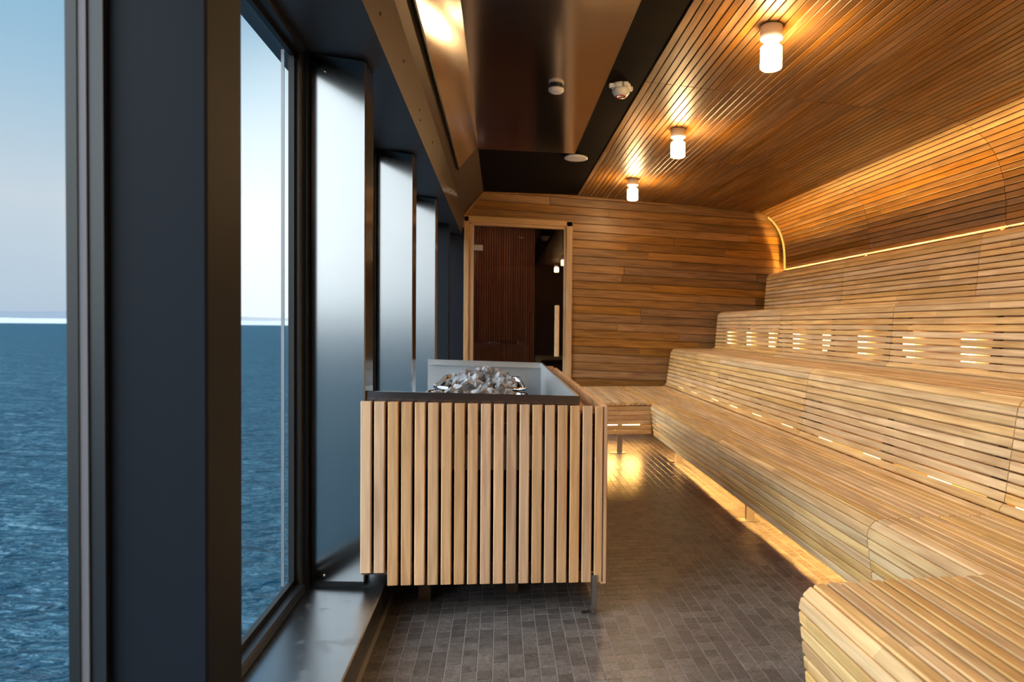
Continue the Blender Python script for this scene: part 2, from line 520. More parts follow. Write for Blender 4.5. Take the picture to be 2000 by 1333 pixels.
def build_window_side():
    # sill and soffit run the whole length
    bm = bmesh.new()
    add_prism(bm, [(-.74, -.02), (XS - .012, -.02), (XS - .012, Z_SILL - .012), (XS, Z_SILL - .010), (XS, Z_SILL - .004),
                   (XS - .004, Z_SILL), (XW - .02, Z_SILL + .006), (-.74, Z_SILL + .006)], -1.6, WALL_Y, 'y')
    o = put('trim_1', from_bm('trim_1', bm, M['sill']))
    tag(o, 'low brushed steel window sill with water marks along the floor', 'sill', kind='structure')
    # water-stain on the sill steel
    nt = M['sill'].node_tree; b = nt.nodes['Principled BSDF']; N, L = nt.nodes.new, nt.links.new
    tc = N('ShaderNodeTexCoord'); n = N('ShaderNodeTexNoise'); n.inputs['Scale'].default_value = 9; n.inputs['Detail'].default_value = 5
    L(tc.outputs['Object'], n.inputs['Vector'])
    rp = N('ShaderNodeValToRGB'); rp.color_ramp.elements[0].position = .60; rp.color_ramp.elements[0].color = (.30, .30, .30, 1)
    rp.color_ramp.elements[1].position = .66; rp.color_ramp.elements[1].color = (.46, .46, .46, 1)
    L(n.outputs[0], rp.inputs[0]); L(rp.outputs[0], b.inputs['Roughness'])

    bm = bmesh.new()
    add_prism(bm, [(-.80, Z_SOF + .02), (-.80, 2.2), (-.40, 2.2), (-.392, Z_SOF - .02)], -1.6, WALL_Y, 'y')
    o = put('trim_2', from_bm('trim_2', bm, M['soffit']))
    tag(o, 'dark blue-black soffit above the window row', 'soffit', kind='structure')

    n_bay = 0
    for a, b_ in zip(P_Y, P_Y[1:] + [WALL_Y + .02]):
        y0, y1 = a + P_DEP, b_
        if y1 < -.2: pass
        n_bay += 1
        e = empty('window_%d' % n_bay, (XW - .03, (y0 + y1) / 2, Z_SILL))
        tag(e, ['tall window pane behind the camera end of the room', 'tall window beside the photographer, at the left picture edge',
                'tall window pane showing sea between dark post and first steel pillar', 'tall window pane behind the stove surround',
                'tall window pane between the second and third steel pillars', 'tall window pane between last steel pillar and dark far post',
                'narrow window pane next to the far wall'][n_bay - 1], 'window', kind='structure')
        z0, z1 = Z_SILL + .006, Z_SOF + .01
        # two sheets of glass, frame bars, gaskets and the aluminium spacer
        for nm, dx in (('glass_pane', 0.0),):
            box_obj(nm, -.712, -.706, y0 - .02, y1 + .12, z0, z1, M['glass'], e)
        fw = .034
        dark = b_ in (P_Y[1], P_Y[2], P_Y[6])
        for nm, (ya, yb, za, zb) in {'frame_bar': (y0, y0 + fw, z0, z1), 'frame_bar.1': (y1 - fw, y1, z0, z1),
                                     'frame_rail': (y0 + fw, y1 - fw, z0, z0 + fw), 'frame_rail.1': (y0 + fw, y1 - fw, z1 - fw, z1)}.items():
            if dark and nm == 'frame_bar.1': continue
            box_obj(nm.split('.')[0], -.700, (-.668 if nm == 'frame_bar.1' else -.653), ya, yb, za, zb, M['frame_black'], e, ch=.006)
        g = .016
        for gi, (ya, yb, za, zb) in enumerate(((y0 + fw, y0 + fw + g, z0 + fw, z1 - fw), (y1 - fw - g, y1 - fw, z0 + fw, z1 - fw),
                               (y0 + fw, y1 - fw, z0 + fw, z0 + fw + g), (y0 + fw, y1 - fw, z1 - fw - g, z1 - fw))):
            if dark and gi == 1: continue
            box_obj('gasket', -.702, -.686, ya, yb, za, zb, M['rubber'], e)
        if dark:       # deeper seal where the dark posts stand
            for nm, xa, xb, mt, dy in (('post_seal', -.662, -.646, 'rubber', .012), ('post_spacer', -.646, -.634, 'dull_spacer', .010),
                                       ('post_seal', -.634, -.614, 'frame_black', .006), ('post_bead', -.614, -.609, 'frame_black', .012)):
                box_obj(nm, xa, xb, y1 - dy, y1 + .02, z0, z1, M[mt], e)
            box_obj('post_filler', -.662, -.640, y1 - .004, y1 + P_DEP, z0, z1, M['frame_black'], e)
        else:
            box_obj('post_filler', -.72, -.658, y1 + .004, y1 + P_DEP - .004, z0, z1, M['frame_black'], e)
        for ya, yb in ((y0 + fw + g, y0 + fw + g + .004), (y1 - fw - g - .004, y1 - fw - g)):
            if dark and ya > y0 + .3: continue
            box_obj('spacer', -.726, -.716, ya, yb, z0 + fw, z1 - fw, M['spacer'], e)

    labels = {0: ('dark painted window post behind the camera', 'paint'), 1: ('dark painted window post beside the camera', 'paint'),
              2: ('broad dark blue window post in the left foreground', 'paint'),
              3: ('tall brushed steel pillar left of the slatted stove surround', 'steel'),
              4: ('second brushed steel pillar, rising behind the stove surround', 'steel'),
              5: ('third and farthest brushed steel pillar by the windows', 'steel'),
              6: ('slim dark blue window post near the wooden door', 'paint')}
    for k, y in enumerate(P_Y):
        lab, mt = labels[k]
        st = mt == 'steel'
        e = empty('window_pillar', ((XW + XR) / 2, y + P_DEP / 2, Z_SILL))
        tag(e, lab, 'pillar', 'window pillars')
        zb = Z_SILL + (.024 if st else .0)
        bm = bmesh.new()
        x0, x1 = (-.655 if st else -.612), XR
        zt0, zt1 = Z_SOF + .0, Z_SOF - .028
        if not st: zt0 += .03; zt1 += .03
        c = .004
        vs_lo, vs_hi = [], []
        sl = .030 if st else 0.0        # the steel faces are turned slightly towards the glass
        for (x, yy) in ((x0, y + sl + c), (x0 + c, y + sl), (x1 - c, y), (x1, y + c), (x1, y + P_DEP - c), (x1 - c, y + P_DEP), (x0 + c, y + P_DEP), (x0, y + P_DEP - c)):
            f = (x - x0) / (x1 - x0)
            vs_lo.append(bm.verts.new((x, yy, zb))); vs_hi.append(bm.verts.new((x, yy, zt0 + (zt1 - zt0) * f)))
        for v in bm.verts:
            v.co -= e.location
        bm.faces.new(vs_lo); bm.faces.new(vs_hi)
        for i in range(8): bm.faces.new((vs_lo[i], vs_lo[(i + 1) % 8], vs_hi[(i + 1) % 8], vs_hi[i]))
        put('cladding', from_bm('cladding', bm, M[mt]), e.location, parent=e)
        if st:
            # screws of the cladding and a dark foot joint
            for z in (Z_SOF - .062, Z_SILL + .045):
                b2 = bmesh.new(); bmesh.ops.create_uvsphere(b2, u_segments=12, v_segments=8, radius=.0045)
                for v in b2.verts: v.co.y *= .55
                put('screw', from_bm('screw', b2, M['screw'], True), (XW + .060, y + .030 * .74 - .001, z), parent=e)
            box_obj('foot_joint', x0 + .004, x1 - .010, y + .040, y + P_DEP - .006, Z_SILL, zb + .004, M['rubber'], e)
            box_obj('head_joint', x0 + .006, x1 - .004, y + .036, y + P_DEP - .006, zt1 - .004, Z_SOF + .02, M['rubber'], e)


build_window_side()

# ------------------------------------------------------------------ far wall, door
def build_far_wall():
    e = box_obj('wall_far', .70, 3.22, WALL_Y + .03, WALL_Y + .12, -.02, 2.52, M['void'])
    tag(e, 'far wall of horizontal brown wooden planks beside the glass door', 'wall', kind='structure')
    rnd = random.Random(11)
    pitch = .0845
    z = 2.455
    row = 0
    tilt = -.034
    while z > -.05:
        xa = .735
        # boards above the door reach to the bronze beam, with the slanted corner cut
        zc = z - pitch / 2
        if zc - tilt * 0 > 2.15: xa = -.36 + max(0, (zc - 2.16)) * .19 / .24
        x = xa
        while x < 3.1 - .02:
            L = rnd.choice((.55, .8, 1.1, 1.5, 2.2, 2.6)) * rnd.uniform(.85, 1.15)
            x2 = min(3.12, x + L)
            if 3.12 - x2 < .3: x2 = 3.12
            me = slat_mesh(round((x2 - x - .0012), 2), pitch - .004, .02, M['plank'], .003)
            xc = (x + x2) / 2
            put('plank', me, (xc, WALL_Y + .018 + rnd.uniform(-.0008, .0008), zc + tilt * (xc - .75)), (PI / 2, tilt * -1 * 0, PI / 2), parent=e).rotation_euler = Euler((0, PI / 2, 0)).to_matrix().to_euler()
            o = e.children[-1]
            # local Y -> world X (with the slight fall), local X (width) -> world Z, thickness -> world Y
            ct, st = math.cos(tilt), math.sin(tilt)
            Rm = Matrix(((-st, ct, 0), (0, 0, 1), (ct, st, 0)))
            o.rotation_euler = Rm.to_euler()
            x = x2
        z -= pitch
        row += 1
    # dark painted end panel by the window and cornice along the slanted corner
    o = box_obj('wall_left', -.80, -.366, WALL_Y - .01, WALL_Y + .06, 0, Z_SOF + .05, M['paint'])
    tag(o, 'dark blue painted panel between window row and door', 'wall', kind='structure')
    bm = bmesh.new()
    path = [(-.372, 2.13), (-.372, 2.165), (-.178, 2.405), (.77, 2.405)]
    for a, b_ in zip(path, path[1:]):
        d = Vector((b_[0] - a[0], 0, b_[1] - a[1])); n = Vector((d.z, 0, -d.x)).normalized() * .016
        A, B = Vector((a[0], 0, a[1])), Vector((b_[0], 0, b_[1]))
        add_prism(bm, [(A.x, A.z), (B.x, B.z), (B.x + n.x, B.z + n.z), (A.x + n.x, A.z + n.z)], WALL_Y - .016, WALL_Y + .03, 'y')
    o = put('trim_3', from_bm('trim_3', bm, M['plank']))
    tag(o, 'thin wooden edge strip under the slanted ceiling corner', 'trim', kind='structure')

    d = empty('door_1', (.19, WALL_Y, 0))
    tag(d, 'dark tinted glass door in a pale wooden frame', 'door', kind='structure')
    def fr(x0, x1, z0, z1, y0=WALL_Y - .022, y1=WALL_Y + .06, nm='frame_board', mat='frame_wood'):
        L, W = z1 - z0, x1 - x0
        if L > W:
            me = slat_mesh(L, W, y1 - y0, M[mat], .004)
            return put(nm, me, ((x0 + x1) / 2, (y0 + y1) / 2, (z0 + z1) / 2), (PI / 2, 0, 0), parent=d)
        me = slat_mesh(W, L, y1 - y0, M[mat], .004)
        o = put(nm, me, ((x0 + x1) / 2, (y0 + y1) / 2, (z0 + z1) / 2), parent=d)
        o.rotation_euler = Matrix(((0, 1, 0), (0, 0, 1), (1, 0, 0))).to_euler()
        return o
    fr(-.366, -.318, 0, 2.145); fr(.668, .732, 0, 2.125)
    o = fr(-.366, .732, 2.085, 2.145); o.rotation_euler.rotate(Euler((0, .02, 0)))
    fr(-.318, -.270, 0, 2.075, WALL_Y - .004, WALL_Y + .05); 
    fr(.645, .668, 0, 2.06, WALL_Y - .004, WALL_Y + .05)
    o = fr(-.300, .668, 2.055, 2.09, WALL_Y - .004, WALL_Y + .05); o.rotation_euler.rotate(Euler((0, .02, 0)))
    box_obj('glass_leaf', -.268, .645, WALL_Y + .012, WALL_Y + .020, .012, 2.058, M['door_glass'], d)
    hd = box_obj('handle', .552, .598, WALL_Y - .068, WALL_Y - .034, .735, 1.262, M['handle_wood'], d, ch=.006)
    for z in (.80, 1.20):
        box_obj('handle_post', .566, .584, WALL_Y - .036, WALL_Y + .014, z - .009, z + .009, M['leg_steel'], hd)
    for z in (.28, 1.835):
        box_obj('hinge', -.268, -.178, WALL_Y - .006, WALL_Y + .026, z - .029, z + .029, M['leg_steel'], d, ch=.003)
    # the passage seen through the tinted glass: battened wall, dark opening on the right
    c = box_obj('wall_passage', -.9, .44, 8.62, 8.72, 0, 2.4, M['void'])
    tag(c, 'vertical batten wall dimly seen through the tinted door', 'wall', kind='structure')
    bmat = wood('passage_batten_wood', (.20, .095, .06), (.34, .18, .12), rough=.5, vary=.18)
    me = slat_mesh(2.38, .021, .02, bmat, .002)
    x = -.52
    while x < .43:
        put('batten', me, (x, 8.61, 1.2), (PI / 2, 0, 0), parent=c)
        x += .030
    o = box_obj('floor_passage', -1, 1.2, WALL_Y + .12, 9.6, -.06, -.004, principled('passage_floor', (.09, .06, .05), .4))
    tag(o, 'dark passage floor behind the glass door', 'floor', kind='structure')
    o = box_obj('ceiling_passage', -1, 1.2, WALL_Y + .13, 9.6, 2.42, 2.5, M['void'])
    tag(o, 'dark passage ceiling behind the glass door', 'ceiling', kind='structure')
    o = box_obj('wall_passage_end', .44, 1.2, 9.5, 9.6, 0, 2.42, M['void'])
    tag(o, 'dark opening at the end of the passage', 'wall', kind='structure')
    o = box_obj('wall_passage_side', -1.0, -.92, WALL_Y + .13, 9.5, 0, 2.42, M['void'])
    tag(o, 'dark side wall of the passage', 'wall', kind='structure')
    # unseen downlight added to brighten the passage behind the glass
    dl = empty('unseen_downlight', (-.05, 7.75, 2.42))
    tag(dl, 'small unseen downlight added in the passage ceiling behind the door', 'lamp')
    bm = bmesh.new(); add_lathe(bm, [(.05, -.004), (.05, 0)], 20)
    put('lens', from_bm('lens', bm, emit('unseen_passage_lamp', (1, .74, .55), 330)), (-.05, 7.75, 2.418), parent=dl)
    bm = bmesh.new(); add_lathe(bm, [(.052, 0), (.062, 0), (.062, -.006), (.052, -.006), (.052, 0)], 20, cap=False)
    put('ring', from_bm('ring', bm, M['plastic']), (-.05, 7.75, 2.42), parent=dl)


build_far_wall()

# ------------------------------------------------------------------ ceiling
Z_C = 2.40
C_SEAM = [-1.0, .60, 2.15, 3.70, 5.24, 7.03]
CEIL = [Vector((.775, Z_C - .004)), Vector((2.35, 2.318)), Vector((2.56, 2.303)), Vector((2.66, 2.288)), Vector((2.74, 2.260)),
        Vector((2.80, 2.224)), Vector((2.855, 2.178)), Vector((2.895, 2.130)), Vector((2.928, 2.078)), Vector((2.953, 2.022)),
        Vector((2.972, 1.960)), Vector((2.984, 1.890)), Vector((2.991, 1.810)), Vector((2.996, 1.673))]


def build_ceiling():
    c = box_obj('ceiling', -.40, 3.2, -1.7, WALL_Y + .1, 2.47, 2.56, M['void'])
    tag(c, 'sauna ceiling of warm brown wooden slats curving into the right wall', 'ceiling', kind='structure')
    st, p = along(CEIL, .0405)
    nflat = sum(1 for s in st if s[0] < 2.66)
    w = box_obj('wall_right', 3.12, 3.22, -1.7, WALL_Y + .1, -.02, 2.5, M['void'])
    tag(w, 'right wall of curved wooden slat panels above the benches', 'wall', kind='structure')
    rnd = random.Random(2)
    for k, (y0, y1) in enumerate(zip(C_SEAM, C_SEAM[1:])):
        pc = empty('ceiling_panel', (.78, y0, Z_C)); pc.parent = c; pc.location = Vector((.78, y0, Z_C)) - c.location
        pw = empty('curved_panel', (2.9, y0, 1.7)); pw.parent = w; pw.location = Vector((2.9, y0, 1.7)) - w.location
        for i, (x, z, a, l) in enumerate(st):
            par = pc if i < nflat else pw
            ya, yb = y0 + .0025, y1 - .0025
            if i >= nflat and k == len(C_SEAM) - 2: yb = 6.90
            off = Vector((-math.sin(a), math.cos(a))) * .011     # thickness lies outside the visible face
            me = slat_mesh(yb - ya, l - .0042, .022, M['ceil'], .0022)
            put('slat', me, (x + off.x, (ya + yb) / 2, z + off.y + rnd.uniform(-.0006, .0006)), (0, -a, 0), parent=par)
    # black sheet behind the slats
    bm = bmesh.new()
    A, B = [], []
    for i, q in enumerate(CEIL):
        d = (CEIL[min(i + 1, len(CEIL) - 1)] - CEIL[max(i - 1, 0)]).normalized()
        o = q + Vector((-d.y, d.x)) * .034
        A.append(bm.verts.new((o.x, -1.0, o.y))); B.append(bm.verts.new((o.x, 6.88, o.y)))
    for i in range(len(A) - 1): bm.faces.new((A[i], A[i + 1], B[i + 1], B[i]))
    o = put('backing_sheet', from_bm('backing_sheet', bm, M['void']), parent=c)

    # dark sheet-metal bay over the aisle: vertical beam face, chamfer, flat
    bm = bmesh.new()
    P = [(-.392, Z_SOF - .02), (-.366, 2.16), (-.176, Z_C)]
    add_prism(bm, P + [(-.20, 2.46), (-.45, 2.46), (-.45, Z_SOF + .03)], -1.6, WALL_Y, 'y')
    o = put('trim_4', from_bm('trim_4', bm, M['bronze']))
    tag(o, 'brown metal beam casing with slanted face above the windows', 'beam', kind='structure')
    bmr = bmesh.new(); bmesh.ops.create_uvsphere(bmr, u_segments=10, v_segments=6, radius=.006)
    for v in bmr.verts: v.co.x *= .4
    rivet = from_bm('rivet', bmr, M['rubber'], True)
    for y, z in ((2.22, 2.06), (2.26, 2.03), (2.75, 2.07), (3.3, 2.05), (3.36, 2.02), (3.9, 2.06), (4.6, 2.04), (5.3, 2.06)):
        put('rivet', rivet, (-.390 + (z - 1.965) * .133 + .0015, y, z), parent=o)
    bm = bmesh.new(); add_box(bm, -.20, .772, -1.6, WALL_Y, Z_C + .001, Z_C + .02)
    o = put('trim_5', from_bm('trim_5', bm, M['black']))
    tag(o, 'flat black ceiling sheet around the polished panel', 'ceiling', kind='structure')
    e = empty('mirror_panel', (.19, 2.0, Z_C)); tag(e, 'polished dark steel ceiling panel above the stove', 'panel')
    bm = bmesh.new(); add_box(bm, -.172, .558, -1.5, 5.30, Z_C - .012, Z_C)
    put('sheet', from_bm('sheet', bm, M['mirror']), (0, 0, 0), parent=e)
    bm = bmesh.new(); add_box(bm, .5585, .5615, -1.5, 5.30, Z_C - .014, Z_C)
    put('edge_strip', from_bm('edge_strip', bm, M['screw']), (0, 0, 0), parent=e)
    e = empty('slanted_mirror_panel', (-.25, 2.0, 2.3)); tag(e, 'slanted polished steel strip reflecting copper light beside the beam', 'panel')
    d = Vector((.190, .24)).normalized(); n = Vector((d.y, -d.x))
    a = Vector((-.366, 2.16)) + d * .075; b_ = Vector((-.176, Z_C)) - d * .002
    bm = bmesh.new()
    q = [a + n * .002, b_ + n * .002, b_ + n * .012, a + n * .012]
    add_prism(bm, [(v.x, v.y) for v in q], -1.5, 5.20, 'y')
    put('sheet', from_bm('sheet', bm, M['mirror']), (0, 0, 0), parent=e)
    q = [a - d * .010 + n * .001, a - d * .001 + n * .001, a - d * .001 + n * .02, a - d * .010 + n * .02]
    bm = bmesh.new(); add_prism(bm, [(v.x, v.y) for v in q], -1.5, 5.22, 'y')
    put('edge_strip', from_bm('edge_strip', bm, M['rubber']), (0, 0, 0), parent=e)


build_ceiling()

# closing walls behind the camera
o = box_obj('wall_back', -.8, 3.2, -1.75, -1.65, 0, 2.5, principled('back_wall_wood', (.27, .15, .07), .5))
tag(o, 'wooden wall behind the camera', 'wall', kind='structure')

# ------------------------------------------------------------------ benches
SEG = [-.20, 2.06, 3.67, 5.30, 6.98]
TIERS = [
    dict(pts=[(1.238, .148), (1.196, .43, .055), (1.672, .43, .04), (1.699, .470)], skew=.010),
    dict(pts=[(1.699, .4655), (1.747, .825, .055), (2.205, .825, .04), (2.236, .865)], skew=.009),
    dict(pts=[(2.236, .861), (2.264, 1.215, .055), (2.750, 1.215, .04), (2.781, 1.255)], skew=.005),
    dict(pts=[(2.781, 1.251), (2.812, 1.628, .045), (2.945, 1.628)], skew=.003),
]
T_SLAT = .022


def tier_stations(pts):
    st, p = along(fillet(pts), .0368)
    return st


def slats_on(par, st, y0, y1, skew, sel=None, mat='bench', rnd=random.Random(9), gap=.0058):
    for i, (x, z, a, l) in enumerate(st):
        ya, yb = y0, y1
        if sel:
            r = sel(i, x, z)
            if r is None: continue
            ya, yb = r
        ya += .002; yb -= .002
        # visible face lies to the left of the path direction
        off = Vector((math.sin(a), -math.cos(a))) * (T_SLAT / 2)
        me = slat_mesh(yb - ya, l - gap, T_SLAT, M[mat], .0034)
        yc = (ya + yb) / 2
        o = put('slat', me, (x + off.x + skew * (yc - 3.7), yc, z + off.y + rnd.uniform(-.0008, .0008)), (0, -a, 0), parent=par)
        o.rotation_euler = Euler((0, -a, -skew)).to_matrix().to_euler()


def steel_leg(par, x, y, zt, face=-1):
    lg = box_obj('leg', x - .022, x + .022, y - .009, y + .009, .0, zt, M['leg_steel'], par)
    box_obj('foot_plate', x - .075, x + .05, y - .03, y + .03, .0005, .006, M['leg_steel'], lg)
    box_obj('bracket', x - .024, x - .020, y - .02, y + .02, zt - .05, zt - .01, M['leg_steel'], lg)


def build_benches():
    seg_lab = ['nearest the camera, cut off by the right edge', 'third from the plank wall', 'second from the plank wall', 'against the plank wall']
    names = ['front_bench', 'middle_bench', 'upper_bench', 'tier_panel']
    text = ['low front-row slatted bench section, ', 'middle-tier slatted bench section, ', 'top-tier slatted bench section, ', 'slatted back panel above the top tier, ']
    for t, T in enumerate(TIERS):
        st = tier_stations(T['pts'])
        for k, (y0, y1) in enumerate(zip(SEG, SEG[1:])):
            sk = T['skew']
            xm = T['pts'][1][0] + sk * ((y0 + y1) / 2 - 3.7)
            e = empty(names[t], (xm + .2, (y0 + y1) / 2, 0))
            tag(e, text[t] + seg_lab[k], 'bench' if t < 3 else 'panel', 'slatted sauna bench tiers')
            sel = None
            if t == 0 and k == 0:
                sel = lambda i, x, z: (1.560, y1) if x < 1.243 else (y0, y1)
            if t == 0 and k == 3:
                sel = lambda i, x, z: (y0, 5.47) if x < 1.243 else (y0, y1)
            slats_on(e, st, y0, y1, sk, sel)
            # dark bearers carrying the slats, standing on the floor
            zs = T['pts'][1][1]
            for f in (.06, .5, .94):
                yb = y0 + (y1 - y0) * f
                s = sk * (yb - 3.7)
                if t == 0:
                    yb = min(max(yb, 1.62), 5.42)
                    s = sk * (yb - 3.7)
                    bm = bmesh.new()
                    q = [(1.262 + s, .17), (1.225 + s, .38), (1.26 + s, .404), (1.66 + s, .404), (1.66 + s, .33), (1.31 + s, .33), (1.30 + s, .17)]
                    add_prism(bm, q, yb - .02, yb + .02, 'y')
                    put('bearer', from_bm('bearer', bm, M['dark_wood']), parent=e)
                else:
                    a, b_ = T['pts'][0], T['pts'][1]
                    bm = bmesh.new()
                    q = [(a[0] + .027 + s, a[1]), (b_[0] + .045 + s, zs - .07), (b_[0] + .07 + s, zs - .026), (b_[0] + .12 + s, zs - .026), (b_[0] + .12 + s, 0.0), (a[0] + .027 + s, 0.0)]
                    add_prism(bm, q, yb - .02, yb + .02, 'y')
                    put('bearer', from_bm('bearer', bm, M['dark_wood']), parent=e)
            if t > 0:
                a = T['pts'][0]
                s = sk * ((y0 + y1) / 2 - 3.7)
                o = box_obj('gap_reflector_board', a[0] + .072 + s, a[0] + .084 + s, y0 + .01, y1 - .01, a[1] - .03, zs - .055, M['bench'], e)  # pale board added behind the slats so the gaps catch light
                o.rotation_euler.z = -sk
            if t == 0:
                for yl in {0: (1.90,), 1: (3.53,), 2: (5.10,), 3: (6.6,)}[k]:
                    s = sk * (yl - 3.7)
                    steel_leg(e, 1.350 + s, yl, .335)
                # rail behind the front slats that shields the strip light
                ya, yb = max(y0, 1.56), min(y1, 5.47) if k == 3 else y1
                s = sk * ((ya + yb) / 2 - 3.7)
                o = box_obj('front_rail', 1.30 + s, 1.335 + s, ya, yb, .165, .38, M['dark_wood'], e)
                o.rotation_euler.z = -sk
    # near corner bench stepping out into the aisle
    e = empty('corner_bench', (.98, .95, 0))
    tag(e, 'slatted corner bench jutting out in the right foreground', 'bench', 'slatted sauna bench tiers')
    st = tier_stations([(.752, .110), (.712, .43, .058), (1.232, .43)])
    slats_on(e, st, -.20, 1.553, 0.0)
    for yb in (.0, .5, 1.0, 1.5):
        bm = bmesh.new()
        add_prism(bm, [(.775, .13), (.745, .37), (.79, .404), (1.22, .404), (1.22, .33), (.82, .33), (.81, 0), (.775, 0)], yb - .02, yb + .02, 'y')
        put('bearer', from_bm('bearer', bm, M['dark_wood']), parent=e)
    # far corner bench along the plank wall, with its own front panel
    e = empty('corner_bench', (.98, 6.2, 0))
    tag(e, 'slatted corner bench along the far plank wall beside the door', 'bench', 'slatted sauna bench tiers')
    n = 12
    rnd = random.Random(4)
    for i in range(n):
        w = (1.238 - .745) / n
        x = .745 + w * (i + .5)
        put('slat', slat_mesh(1.50, w - .0045, T_SLAT, M['bench'], .003), (x + .01 * 2.5, 5.47 + .75, .43 - T_SLAT / 2 + rnd.uniform(-.001, .001)), (0, 0, 0), parent=e)
    for i in range(6):
        z = .165 + .0395 * (i + .5)
        o = put('front_slat', slat_mesh(.475, .0355, .02, M['bench'], .003), (1.0, 5.495, z), parent=e)
        o.rotation_euler = Matrix(((0, 1, 0), (0, 0, 1), (1, 0, 0))).to_euler()
    for x in (.80, 1.19):
        box_obj('bearer', x - .02, x + .02, 5.51, 6.95, .33, .404, M['dark_wood'], e)
    steel_leg(e, .985, 5.56, .33)
    steel_leg(e, .80, 6.8, .33)


build_benches()

# ------------------------------------------------------------------ LED lighting of the benches
def led(name, x0, x1, y0, y1, z0, z1, mat, label, group):
    e = empty(name, ((x0 + x1) / 2, (y0 + y1) / 2, z0))
    tag(e, label, 'light', group)
    box_obj('diffuser', x0, x1, y0, y1, z0, z1, M[mat], e)
    if name == 'floor_led':
        box_obj('light_shield', x0 - .03, x1 + .03, y0 - .03, y1 + .03, z1 + .002, z1 + .010, M['dark_wood'], e)  # unseen board added to keep strip light out of the seat gaps
    return e


ORD = ['first', 'second', 'third', 'fourth', 'fifth', 'sixth', 'seventh', 'eighth', 'ninth', 'tenth']


def build_leds():
    # continuous strip in the slot under the curved wall panels
    ys = [.62, 2.15, 3.70, 5.24, 6.94]
    lab = ['glowing slot light under curved panel at right picture edge', 'glowing slot light under the third curved panel from the far wall',
           'glowing slot light under the second curved panel from the far wall', 'glowing slot light under the curved panel at the far wall']
    for k, (a, b) in enumerate(zip(ys, ys[1:])):
        e = led('led_strip', 2.997, 3.002, a + .02, b - .02, 1.6145, 1.620, 'led_wall', lab[k], 'slot lights under the curved wall')
        box_obj('channel', 3.015, 3.03, a + .02, b - .02, 1.614, 1.69, M['dark_wood'], e)
        box_obj('channel_base', 2.95, 3.03, a + .02, b - .02, 1.600, 1.614, M['dark_wood'], e)
        box_obj('channel_lip', 2.972, 2.982, a + .02, b - .02, 1.614, 1.661, M['dark_wood'], e)
    # strip closing the end of the last curved panel
    e = empty('led_strip', (3.0, 6.95, 1.7)); tag(e, 'upright curved strip of light where curved panels meet plank wall', 'light')
    bm = bmesh.new()
    A = []
    for q in [v for v in CEIL if v.x > 2.79]:
        A.append((bm.verts.new((q.x + .004, 6.945, q.y + .004)), bm.verts.new((q.x + .022, 6.945, q.y + .012)), bm.verts.new((q.x + .022, 6.955, q.y + .012)), bm.verts.new((q.x + .004, 6.955, q.y + .004))))
    for p, q in zip(A, A[1:]):
        for i in range(4): bm.faces.new((p[i], p[(i + 1) % 4], q[(i + 1) % 4], q[i]))
    bm.faces.new(A[0]); bm.faces.new(A[-1])
    put('diffuser', from_bm('diffuser', bm, emit('led_end_warm', (1, .50, .09), .95)), parent=e)
    # short modules glowing in the joint between front seat and backrest
    for i, y in enumerate([1.96, 2.44, 2.94, 3.41, 3.91, 4.42, 4.90, 5.37, 6.00, 6.48]):
        s = .010 * (y - 3.7)
        led('joint_led', 1.716 + s, 1.728 + s, y - .065, y + .065, .452, .4685, 'led_dash', ORD[9 - i] + ' warm light dash from the far wall behind front seat', 'joint lights of the front seat')
    # modules behind the lower gaps of the middle tier backrest
    for i, y in enumerate([3.04, 3.54, 4.04, 4.53, 5.03, 5.53, 6.07, 6.62]):
        s = .005 * (y - 3.7)
        led('gap_led', 2.272 + s, 2.280 + s, y - .050, y + .050, .872, 1.026, 'led_dash', ORD[7 - i] + ' stack of light dashes from the far wall above middle seat', 'gap lights of the middle backrest')
    # strip under the front bench lighting the tiles
    for a, b, lb in ((1.60, 3.64, 'warm strip light under the front bench near the camera'), (3.70, 5.40, 'warm strip light under the far half of the front bench')):
        s = .010 * ((a + b) / 2 - 3.7)
        led('floor_led', 1.352 + s, 1.372 + s, a, b, .300, .318, 'led_floor', lb, 'strip lights under the benches')
    led('floor_led', .80, 1.20, 5.78, 5.80, .200, .218, 'led_floor', 'warm strip light under the corner bench by the door', 'strip lights under the benches')


build_leds()

# ------------------------------------------------------------------ ceiling lamps
def build_lamps():
    def ceil_z(x): return Z_C - .004 + (2.318 - Z_C + .004) * (x - .775) / (2.35 - .775)
    labs = ['cylindrical ceiling lamp behind the camera', 'cylindrical ceiling lamp above the camera', 'large white ceiling lamp with glowing cylinder, nearest of three',
            'middle one of the three glowing ceiling lamps', 'farthest of three glowing ceiling lamps, near the plank wall']
    for k, y in enumerate([-.31, 1.29, 2.88, 4.47, 6.05]):
        x = 1.168
        zc = ceil_z(x) - .002
        e = empty('ceiling_lamp', (x, y, zc)); tag(e, labs[k], 'lamp', 'glowing ceiling lamps')
        bm = bmesh.new(); add_lathe(bm, [(.040, 0), (.049, -.002), (.0495, -.055), (.046, -.058), (.03, -.058)], 40)
        put('base', from_bm('base', bm, M['white'], True), (x, y, zc), parent=e)
        bm = bmesh.new(); add_lathe(bm, [(.022, -.058), (.024, -.075), (.034, -.082), (.020, -.095)], 28)
        put('socket', from_bm('socket', bm, M['white'], True), (x, y, zc), parent=e)
        bm = bmesh.new(); add_lathe(bm, [(.0500, -.058), (.0505, -.100), (.0505, -.180), (.047, -.190), (.02, -.193), (.001, -.193)], 40, cap=False)
        put('glass_shade', from_bm('glass_shade', bm, M['lamp_clear'], True), (x, y, zc), parent=e)
        bm = bmesh.new(); add_lathe(bm, [(.012, -.074), (.030, -.078), (.0465, -.094), (.047, -.178), (.040, -.186), (.001, -.188)], 40, cap=False)
        put('bulb', from_bm('bulb', bm, M['lamp'], True), (x, y, zc), parent=e)


build_lamps()

